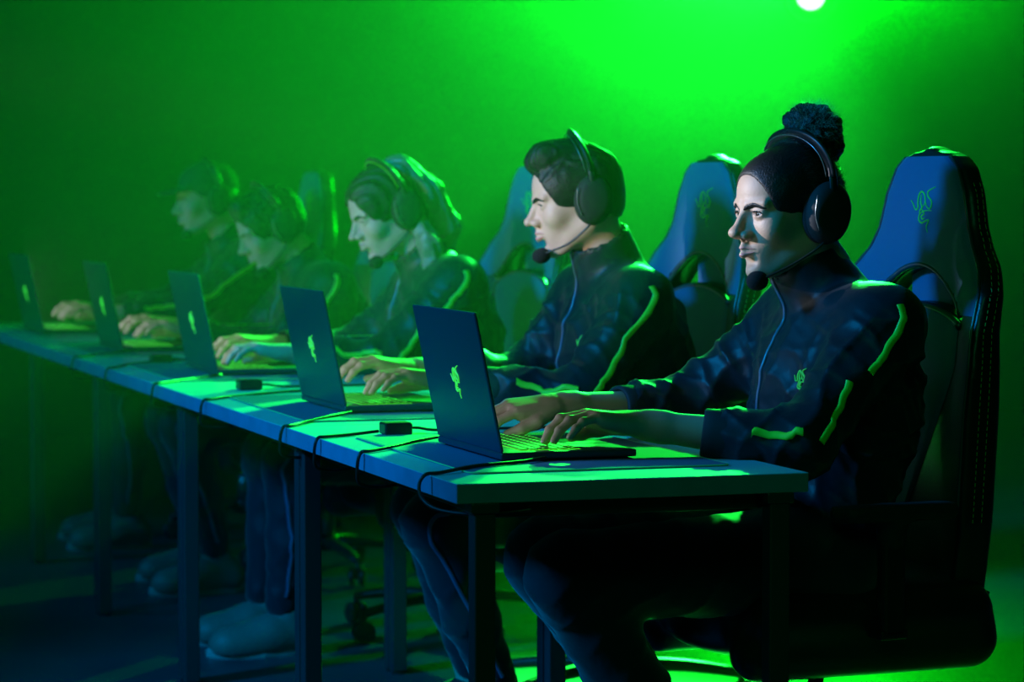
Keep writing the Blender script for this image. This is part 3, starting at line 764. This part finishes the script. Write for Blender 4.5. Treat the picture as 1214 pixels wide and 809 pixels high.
LL = ['open dark laptop nearest the camera with green keys lit', 'open dark laptop in front of the swept-hair player, second from the camera',
      'open dark laptop in front of the long-haired player, middle of the row', 'open dark laptop fourth from the camera, in front of the player bending low',
      'open dark laptop at the far end of the desks, in front of the capped player']
for i, (x, y, a) in enumerate(LP):
    t = lp1 if i == 0 else lp0 if i == 1 else copy_tree(lp0)
    t.location = (x, y, .7538 if True else 0); t.rotation_euler.z = a; tag(t, LL[i], 'laptop', 'laptops along the desks')
# desk mats under the laptops
bm = bmesh.new(); n = 8; W2, H2, rr = .245, .39, .02; ring = []
for cx, cy, a0 in ((W2 - rr, H2 - rr, 0), (-W2 + rr, H2 - rr, 90), (-W2 + rr, -H2 + rr, 180), (W2 - rr, -H2 + rr, 270)):
    for i in range(n + 1):
        a = math.radians(a0 + 90 * i / n); ring.append((cx + rr * math.cos(a), cy + rr * math.sin(a)))
lv = [[bm.verts.new((x * s, y * s, z)) for x, y in ring] for s, z in ((1, 0), (1, .003), (.993, .0034))]
for a, b in zip(lv, lv[1:]):
    for i in range(len(ring)): bm.faces.new((a[i], a[(i + 1) % len(ring)], b[(i + 1) % len(ring)], b[i]))
bm.faces.new(lv[0][::-1]); bm.faces.new(lv[-1])
mt = bm_obj('desk_mat', bm, M['mat_'])
bm = bmesh.new(); tube(bm, [(x, y, .0022) for x, y in ring + [ring[0]]], .0014, n=6, sub=0); bm_obj('stitched_edge', bm, M['mated'], mt)
ML = ['blue desk mat under the nearest laptop', 'blue desk mat under the second laptop from the camera', 'blue desk mat under the middle laptop', 'blue desk mat under the fourth laptop from the camera', 'blue desk mat under the farthest laptop']
for i, (x, y, a) in enumerate(LP):
    t = mt if i == 0 else copy_tree(mt)
    t.location = (.315, y + .03, .7497); tag(t, ML[i], 'desk mat', 'desk mats on the row of desks')

# ------------------------------------------------------------------ cables over the front edge
def cable(pts, label, r=.0034):
    bm = bmesh.new(); tube(bm, pts, r, n=8, sub=8)
    o = bm_obj('power_cable', bm, M['cable'], None, True); tag(o, label, 'cable', 'black cables hanging over the desk edge')
    return o
def over(y, z0, droop=.05, seed=0):
    return [(.012, y, .7535), (-.004, y - .004, .7525), (-.011, y - .006, .742), (-.013, y - .003, .72), (-.008, y + .0, .708 - droop * .3), (.03, y + .004, .705 - droop * .4), (.10, y + .01, .700 - droop * .2)]
CB = [([(.26, .303, .760), (.20, .27, .757), (.10, .22, .757)] + [(.02, .160, .7535), (-.010, .150, .752), (-.022, .150, .735), (-.020, .140, .712), (.0, .11, .695), (.05, .06, .690), (.11, .03, .696), (.14, .02, .70)], 'thick black laptop cable looping down beside the near desk corner'),
      ([(.36, .93, .7545), (.24, .86, .7545), (.15, .76, .756), (.08, .67, .7545)] + over(.60, .75), 'black cable from behind the nearest laptop, over the desk edge'),
      ([(.215, 1.485, .758), (.14, 1.40, .756), (.08, 1.33, .7535)] + over(1.22, .75), 'black cable of the second laptop crossing to the desk edge'),
      ([(.135, .985, .757), (.08, .97, .7535)] + over(.93, .75), 'black cable running from the small adapter over the desk edge'),
      ([(.36, 2.22, .7545), (.24, 2.20, .7545), (.09, 2.10, .7535)] + over(2.02, .75), 'black cable over the edge beyond the second laptop'),
      ([(.22, 2.84, .758), (.12, 2.75, .7535)] + over(2.62, .75), 'black cable of the middle laptop over the desk edge'),
      ([(.36, 3.60, .7545), (.24, 3.58, .7545), (.09, 3.45, .7535)] + over(3.30, .75), 'black cable over the edge beyond the middle laptop'),
      ([(.18, 4.02, .758), (.10, 3.96, .7535)] + over(3.86, .75), 'thin black cable of the fourth laptop over the edge')]
for p, l in CB: cable(p, l)
# small adapter on the desk between first and second laptops
ad = empty('cable_adapter', (.150, .985, .7495)); tag(ad, 'small black box adapter on the desk between the two nearest laptops', 'adapter', 'cable adapters')
bm = bmesh.new(); box(bm, (.022, 0, .013), (.058, .05, .025), .004); bm_obj('housing', bm, M['blk'], ad)
bm = bmesh.new(); tube(bm, [(.05, .0, .012), (.07, .002, .012), (.11, .01, .006), (.20, .03, .004), (.36, .03, .004)], .003, n=8); bm_obj('lead', bm, M['cable'], ad, True)
ad2 = copy_tree(ad); ad2.location = (.160, 2.36, .7495); tag(ad2, 'small black box adapter before the middle laptop', 'adapter')
ad3 = copy_tree(ad); ad3.location = (.165, 3.52, .7495); tag(ad3, 'small black box adapter beyond the middle laptop', 'adapter')

# ------------------------------------------------------------------ chairs
def wz(z):
    zs = [.37, .44, .60, .90, 1.04, 1.09, 1.13, 1.17, 1.24, 1.29, 1.315, 1.33]; ws = [.15, .22, .265, .275, .262, .235, .195, .172, .150, .122, .085, .0]
    return np.interp(z, zs, ws)
def xc(y, z): return -.235 - (z - .5) * .055 + .9 * np.clip(np.abs(y) - .13, 0, 1) ** 1.5 * np.clip((1.22 - z) * 4, .25, 1)
def tk(y, z): return .050 + .035 * np.clip((1.15 - z) * 3, 0, 1)
def back_fn(X, Y, Z):
    a = (np.abs(Y) - wz(Z)) * .9; b = np.abs(X - xc(Y, Z)) - tk(Y, Z) / 2; k = .022
    h = np.clip(.5 + .5 * (a - b) / k, 0, 1); return b + (a - b) * h + k * h * (1 - h)
def hole_fn(X, Y, Z):
    return np.maximum(np.maximum(Z - (1.088 - 3.4 * Y * Y), (1.022 - 1.3 * Y * Y) - Z), np.abs(Y) - .17) * .8
def make_chair():
    c = empty('gaming_chair', (0, 0, 0))
    V, Fc = sdf_mesh([('fn', v3(-.36, -.29, .37), v3(-.10, .29, 1.335), back_fn, 0, .001, False), ('fn', v3(-.36, -.19, .95), v3(-.10, .19, 1.11), hole_fn, 0, .008, True)], .0075)
    bk = obj('backrest', V, Fc, M['chairb'], c); bv = bvh_of(V, Fc)
    # fabric panel: follows the front surface inside the outline
    def front(y, z):
        h = bv.ray_cast(Vector((.3, y, z)), Vector((-1, 0, 0)))
        return h[0] if h[0] is not None and h[1].x > .15 else None
    def panel(z0, z1, hw, nz=60, ny=28):
        Vv, Ff, ids = [], [], {}
        for i in range(nz + 1):
            z = z0 + (z1 - z0) * i / nz; w = hw(z)
            for j in range(ny + 1):
                y = -w + 2 * w * j / ny; p = front(y, z)
                if p is None or p.x < float(xc(y, z)) + .008: continue
                e = min(1, min((1 - abs(2 * j / ny - 1)) * 6, 1)); ids[i, j] = len(Vv); Vv.append((p.x + .001 + .006 * e ** .5, y, z))
        for i in range(nz):
            for j in range(ny):
                q = [(i, j), (i, j + 1), (i + 1, j + 1), (i + 1, j)]
                if all(k in ids for k in q): Ff.append([ids[k] for k in q])
        return np.array(Vv), np.array(Ff)
    a, b = panel(1.0, 1.312, lambda z: max(.01, float(wz(z)) - .016)); hp = obj('headrest_panel', a, b, M['chairf'], bk); tag(hp, 'blue fabric panel')
    a, b = panel(.60, 1.02, lambda z: .165 * min(1, max(.03, (z - .58) / .32)) ** .9); tag(obj('lumbar_panel', a, b, M['chairf'], bk), 'blue fabric panel')
    bm = bmesh.new(); box(bm, (-.275, .0, 1.03), (.012, .15, .16), .004); bm_obj('centre_strap', bm, M['chairf'], bk)
    for nm, fz, yw in (('piping', lambda y: 1.096 - 3.4 * y * y, .17), ('piping', lambda y: 1.014 - 1.3 * y * y, .17)):
        pts = [p + Vector((.002, 0, 0)) for p in [front(y, fz(y)) for y in np.linspace(-yw, yw, 30)] if p is not None]
        bm = bmesh.new(); tube(bm, pts, .007, n=8, sub=0); bm_obj(nm, bm, M['pipe'], bk, True)
    bm = bmesh.new()
    for s in (1, -1):
        pts = []
        for z in np.linspace(.62, 1.31, 60):
            p = front(s * (float(wz(z)) - .014), z)
            if p is not None: pts.append(p + Vector((.001, 0, 0)))
        tube(bm, pts, .0035, n=6, sub=0)
    bm_obj('edge_piping', bm, M['pipe'], bk, True)
    for s in (1, -1):
        for dx in (.008, -.012):
            bm = bmesh.new()
            for z in np.arange(.6, 1.27, .012):
                w = float(wz(z)); p = bv.find_nearest(Vector((float(xc(s * w, z)) + dx, s * (w + .02), z)))
                q = bv.find_nearest(Vector((float(xc(s * w, z + .007)) + dx, s * (float(wz(z + .007)) + .02), z + .007)))
                tube(bm, [p[0] + p[1] * .0005, q[0] + q[1] * .0005], .0006, n=4, sub=0)
            bm_obj('side_stitching', bm, M['stitch'], bk)
    bm = bmesh.new()
    emblem(bm, lambda u, w: (front(u, 1.205 + w) or Vector((-.25, u, 1.2 + w))) + Vector((.0075, 0, 0)), (.085, .095), .0016)
    bm_obj('emblem', bm, M['emblem'], bk, True)
    # seat
    st = [cap((-.17, -.14, .445), (-.17, .14, .445), .055, .055, .04), cap((.24, -.15, .44), (.24, .15, .44), .055, .055, .04), ell((.02, 0, .45), (.27, .20, .055), .05), ell((.01, 0, .385), (.30, .24, .065), .04), cap((-.22, .20, .37), (.25, .20, .37), .06, .055, .04), cap((-.22, -.20, .37), (.25, -.20, .37), .06, .055, .04), cap((-.24, -.14, .42), (-.24, .14, .42), .06, .06, .05),
          cap((-.20, .21, .43), (.24, .23, .44), .06, .05, .03), cap((-.20, -.21, .43), (.24, -.23, .44), .06, .05, .03)]
    V, Fc = sdf_mesh(st, .010); obj('seat', V, Fc, M['chairb'], c)
    for s in (1, -1):
        bm = bmesh.new(); box(bm, (.02, s * .30, .50), (.05, .03, .20), .008); box(bm, (.02, s * .26, .405), (.06, .11, .018), .004); ar = bm_obj('armrest', bm, M['blk'], c)
        V, Fc = sdf_mesh([cap((-.09, s * .30, .640), (.13, s * .295, .640), .022, .020, .02), cap((-.09, s * .33, .640), (.12, s * .325, .640), .018, .018, .02), cap((.02, s * .30, .59), (.02, s * .30, .63), .028, .03, .02)], .005)
        V[:, 2] = np.minimum(V[:, 2], .652 + 0 * V[:, 2]); obj('arm_pad', V, Fc, M['blkm'], ar)
    bm = bmesh.new(); box(bm, (0, 0, .335), (.22, .18, .06), .006); tube(bm, [(0, -.08, .37), (.02, -.22, .36), (.03, -.27, .355)], .007, n=8, sub=3); bm_obj('tilt_mechanism', bm, M['blk'], c)
    bm = bmesh.new()
    for s in (1, -1): tube(bm, [(-.12, s * .20, .36), (-.22, s * .20, .38), (-.262, s * .20, .46)], .014, n=8, sub=4, flat=(1, .6))
    bm_obj('back_bracket', bm, M['blk'], c, True)
    bm = bmesh.new(); lathe(bm, [(.0, .10), (.028, .10), (.028, .24), (.016, .24), (.016, .37), (0, .37)], n=20); bm_obj('gas_cylinder', bm, M['grey'], c, True)
    bs = None
    bm = bmesh.new(); lathe(bm, [(0, .075), (.045, .08), (.048, .115), (.035, .13), (0, .13)], n=20)
    for k in range(5):
        a = 2 * PI * k / 5 + .3; d = Vector((math.cos(a), math.sin(a), 0))
        tube(bm, [d * .03 + Vector((0, 0, .105)), d * .18 + Vector((0, 0, .098)), d * .315 + Vector((0, 0, .078))], lambda t: .024 - .008 * t, n=8, sub=3, flat=(.8, 1.1))
    bs = bm_obj('star_base', bm, M['blk'], c, True)
    for k in range(5):
        a = 2 * PI * k / 5 + .3; d = Vector((math.cos(a), math.sin(a), 0)); p = d * .315
        bm = bmesh.new(); t_ = a + 1.1; ax = Vector((math.cos(t_), math.sin(t_), 0)); R = ax.to_track_quat('Z', 'Y').to_matrix()
        for o_ in (-.017, .017): lathe(bm, [(0, -.009), (.026, -.009), (.030, -.005), (.030, .005), (.026, .009), (0, .009)], c=p + ax * o_ + Vector((0, 0, .030)), rot=R, n=20)
        tube(bm, [p + Vector((0, 0, .03)) - ax * .02, p + Vector((0, 0, .03)) + ax * .02], .008, n=8, sub=0); tube(bm, [p + Vector((0, 0, .03)), p + Vector((0, 0, .085))], .008, n=8, sub=0)
        bm_obj('caster', bm, M['blk'], bs, True)
    return c
ch0 = make_chair()
CH = [(.930, .60, .13), (.955, 1.84, .12), (.93, 3.11, .12), (.90, 4.40, .08), (.90, 5.58, .05)]
CL = ['gaming chair with tall blue-panelled back nearest the camera, behind the hair-bun player', 'gaming chair with tall back behind the player with short swept hair',
      'gaming chair with blurred blue back behind the long-haired player, third from the camera', 'gaming chair mostly hidden in haze behind the player bending low', 'farthest gaming chair, behind the capped player']
for i, (x, y, a) in enumerate(CH):
    c = ch0 if i == 0 else copy_tree(ch0)
    c.location = (x, y, .015 if False else 0); c.rotation_euler.z = PI + a; tag(c, CL[i], 'chair', 'gaming chairs along the desks')

# ------------------------------------------------------------------ room
def slab(name, c, s, m, kind='structure', label=None):
    bm = bmesh.new(); box(bm, c, s); o = bm_obj(name, bm, m); tag(o, label, None, None, kind); return o
X0_, X1_, Y0_, Y1_, ZC = -6.0, 8.0, -6.5, 10.0, 4.4
slab('floor', ((X0_ + X1_) / 2, (Y0_ + Y1_) / 2, -.05), (X1_ - X0_, Y1_ - Y0_, .1), M['floor'])
slab('ceiling', ((X0_ + X1_) / 2, (Y0_ + Y1_) / 2, ZC + .05), (X1_ - X0_, Y1_ - Y0_, .1), M['wall'])
slab('wall_back', ((X0_ + X1_) / 2, Y1_ + .05, ZC / 2), (X1_ - X0_ + .2, .1, ZC), M['wall'])
slab('wall_left', (X0_ - .05, (Y0_ + Y1_) / 2, ZC / 2), (.1, Y1_ - Y0_, ZC), M['wall'])
slab('wall_right', (X1_ + .05, (Y0_ + Y1_) / 2, ZC / 2), (.1, Y1_ - Y0_, ZC), M['wall'])
slab('wall_front', ((X0_ + X1_) / 2, Y0_ - .05, ZC / 2), (X1_ - X0_ + .2, .1, ZC), M['wall'])

# stage haze filling the hall
def volume(name, c, s, dens, g, noise=None, col=(1, 1, 1), label=''):
    bm = bmesh.new(); box(bm, c, s); m = bpy.data.materials.new(name); m.use_nodes = True; nt = m.node_tree
    nt.nodes.remove(nt.nodes['Principled BSDF']); vs = nt.nodes.new('ShaderNodeVolumeScatter'); vs.inputs['Density'].default_value = dens; vs.inputs['Anisotropy'].default_value = g
    vs.inputs['Color'].default_value = (*col, 1)
    nt.links.new(vs.outputs['Volume'], nt.nodes['Material Output'].inputs['Volume'])
    if noise:
        tc = nt.nodes.new('ShaderNodeTexCoord'); n = nt.nodes.new('ShaderNodeTexNoise'); n.inputs['Scale'].default_value = noise[0]; n.inputs['Detail'].default_value = 3; n.inputs['Roughness'].default_value = .55
        r = nt.nodes.new('ShaderNodeMapRange'); r.inputs['From Min'].default_value = noise[1]; r.inputs['From Max'].default_value = noise[2]; r.inputs['To Min'].default_value = dens * noise[3]; r.inputs['To Max'].default_value = dens
        nt.links.new(tc.outputs['Object'], n.inputs['Vector']); nt.links.new(n.outputs['Fac'], r.inputs['Value']); nt.links.new(r.outputs['Result'], vs.inputs['Density'])
    o = bm_obj(name, bm, m); tag(o, label, 'haze', None, 'stuff'); return o
volume('haze', (1.0, 7.575, 2.2), (13.9, 4.75, 4.36), .062, .6, (.9, .38, .62, .4), label='thick cloudy green haze filling the far half of the hall')
volume('haze', (1.0, 3.04, 2.2), (13.9, 4.30, 4.36), .010, .5, label='faint clear haze around the nearer players')

# ------------------------------------------------------------------ lights
def aim(o, tgt): o.rotation_euler = (Vector(tgt) - o.location).to_track_quat('-Z', 'Y').to_euler()
def spot(name, loc, tgt, energy, color, size=60, blend=1., r=.05):
    l = bpy.data.lights.new(name, 'SPOT'); l.energy = energy; l.color = color; l.spot_size = math.radians(size); l.spot_blend = blend; l.shadow_soft_size = r
    o = bpy.data.objects.new(name, l); COL.objects.link(o); o.location = loc; aim(o, tgt); return o
def area(name, loc, tgt, energy, color, sx, sy):
    l = bpy.data.lights.new(name, 'AREA'); l.shape = 'RECTANGLE'; l.size = sx; l.size_y = sy; l.energy = energy; l.color = color
    o = bpy.data.objects.new(name, l); COL.objects.link(o); o.location = loc; aim(o, tgt); return o
G = (.0, 1., .004)
LAMP = Vector((3.90, 7.3, 2.125))
spot('stage_light_back', LAMP, LAMP + Vector((-3.0, -4.4, 3.9)), 9000, G, 146, 1., .05)
spot('stage_light_rim', (3.6, 6.7, 2.75), (.25, 1.5, .78), 7800, (.01, 1, .045), 25, .5, .05)
spot('added_hair_light', (3.0, 4.9, 2.9), (.85, 1.75, 1.32), 1500, (.01, 1, .06), 46, .5, .08)  # added lamp, out of frame, to brighten the rims of hair and shoulders
spot('stage_light_key', (-3.3, .8, 2.9), (.75, 1.7, 1.05), 800, (.0, .38, 1.), 60, .8, .3)
spot('added_key_far', (-3.6, 4.3, 2.6), (.5, 4.6, 1.0), 200, (.0, .40, 1.), 46, .8, .3)  # extra blue lamp added so the key reaches the far desks
spot('added_face_light_near', (-3.2, 2.5, 2.05), (.74, .525, 1.205), 1500, (.90, .90, 1.), 3.5, .7, .05)  # added narrow beam that whitens the nearest player's face
spot('added_face_light_second', (-3.2, .35, 2.05), (.82, 1.72, 1.18), 640, (1., .84, .74), 4.2, .7, .05)  # unseen helper beam, put in to light the second player's face
spot('added_face_light_third', (-3.2, 1.9, 2.05), (.70, 2.98, 1.15), 170, (1., .80, .62), 6, .8, .05)  # weak warm helper beam added for the third player's face
area('added_fill_light', (-.9, -3.2, 3.0), (.9, .8, .9), 10, (.02, 1., .30), 1.2, 1.2)  # added green fill from the camera side, not a lamp of the hall

# the visible lamp: moving-head stage light hung at the top
lf = empty('stage_light', LAMP + Vector((0, 0, 0))); tag(lf, 'glaring green stage lamp at the top edge, behind the nearest player', 'stage light')
bm = bmesh.new(); lathe(bm, [(.0, -.001), (.085, -.001), (.09, .0)], n=32); 
dirv = (Vector((-1.4, -4.6, 1.6)) - LAMP).normalized(); Rl = dirv.to_track_quat('Z', 'Y').to_matrix()
bm.free(); bm = bmesh.new(); lathe(bm, [(0, .012), (.035, .010), (.06, .0), (.06, -.004), (0, -.004)], rot=Rl, n=32); bm_obj('lens', bm, M['lamp'], lf, True)
bm = bmesh.new(); lathe(bm, [(.061, .02), (.085, .02), (.11, -.06), (.12, -.20), (.10, -.26), (0, -.27)], rot=Rl, n=32); bm_obj('head_housing', bm, M['blkm'], lf, True)
bm = bmesh.new(); sd = dirv.cross(Vector((0, 0, 1))).normalized()
tube(bm, [sd * .135 - dirv * .12, sd * .14 + Vector((0, 0, .16)) - dirv * .12, sd * .10 + Vector((0, 0, .24)) - dirv * .12, -sd * .10 + Vector((0, 0, .24)) - dirv * .12, -sd * .14 + Vector((0, 0, .16)) - dirv * .12, -sd * .135 - dirv * .12], .018, n=8, sub=4); bm_obj('yoke', bm, M['blkm'], lf, True)
bm = bmesh.new(); tube(bm, [-dirv * .12 + Vector((0, 0, .24)), -dirv * .12 + Vector((0, 0, ZC - LAMP.z - .01))], .02, n=10, sub=0); bm_obj('hanging_pole', bm, M['blkm'], lf, True)

w = bpy.data.worlds.new('World'); SC.world = w; w.use_nodes = True
w.node_tree.nodes['Background'].inputs['Color'].default_value = (0, .004, .003, 1); w.node_tree.nodes['Background'].inputs['Strength'].default_value = 0.

# ------------------------------------------------------------------ camera
cd = bpy.data.cameras.new('camera'); cam = bpy.data.objects.new('camera', cd); COL.objects.link(cam); SC.camera = cam
cam.location = CAM; cam.rotation_euler = (PI / 2 - PITCH, 0, -TH)
cd.sensor_width = 36; cd.lens = F / 1214 * 36; cd.clip_start = .05; cd.clip_end = 60
cd.dof.use_dof = True; cd.dof.focus_distance = 5.35; cd.dof.aperture_fstop = 4.5
SC.view_settings.view_transform = 'Standard'; SC.view_settings.look = 'None'; SC.view_settings.gamma = 1; SC.view_settings.use_curve_mapping = False
SC.view_settings.exposure = 0.
try:
    SC.cycles.use_denoising = True; SC.cycles.max_bounces = 4; SC.cycles.volume_bounces = 0
    SC.cycles.diffuse_bounces = 2; SC.cycles.glossy_bounces = 2; SC.cycles.use_light_tree = True
except Exception: pass
print('built', time.time() - t0)
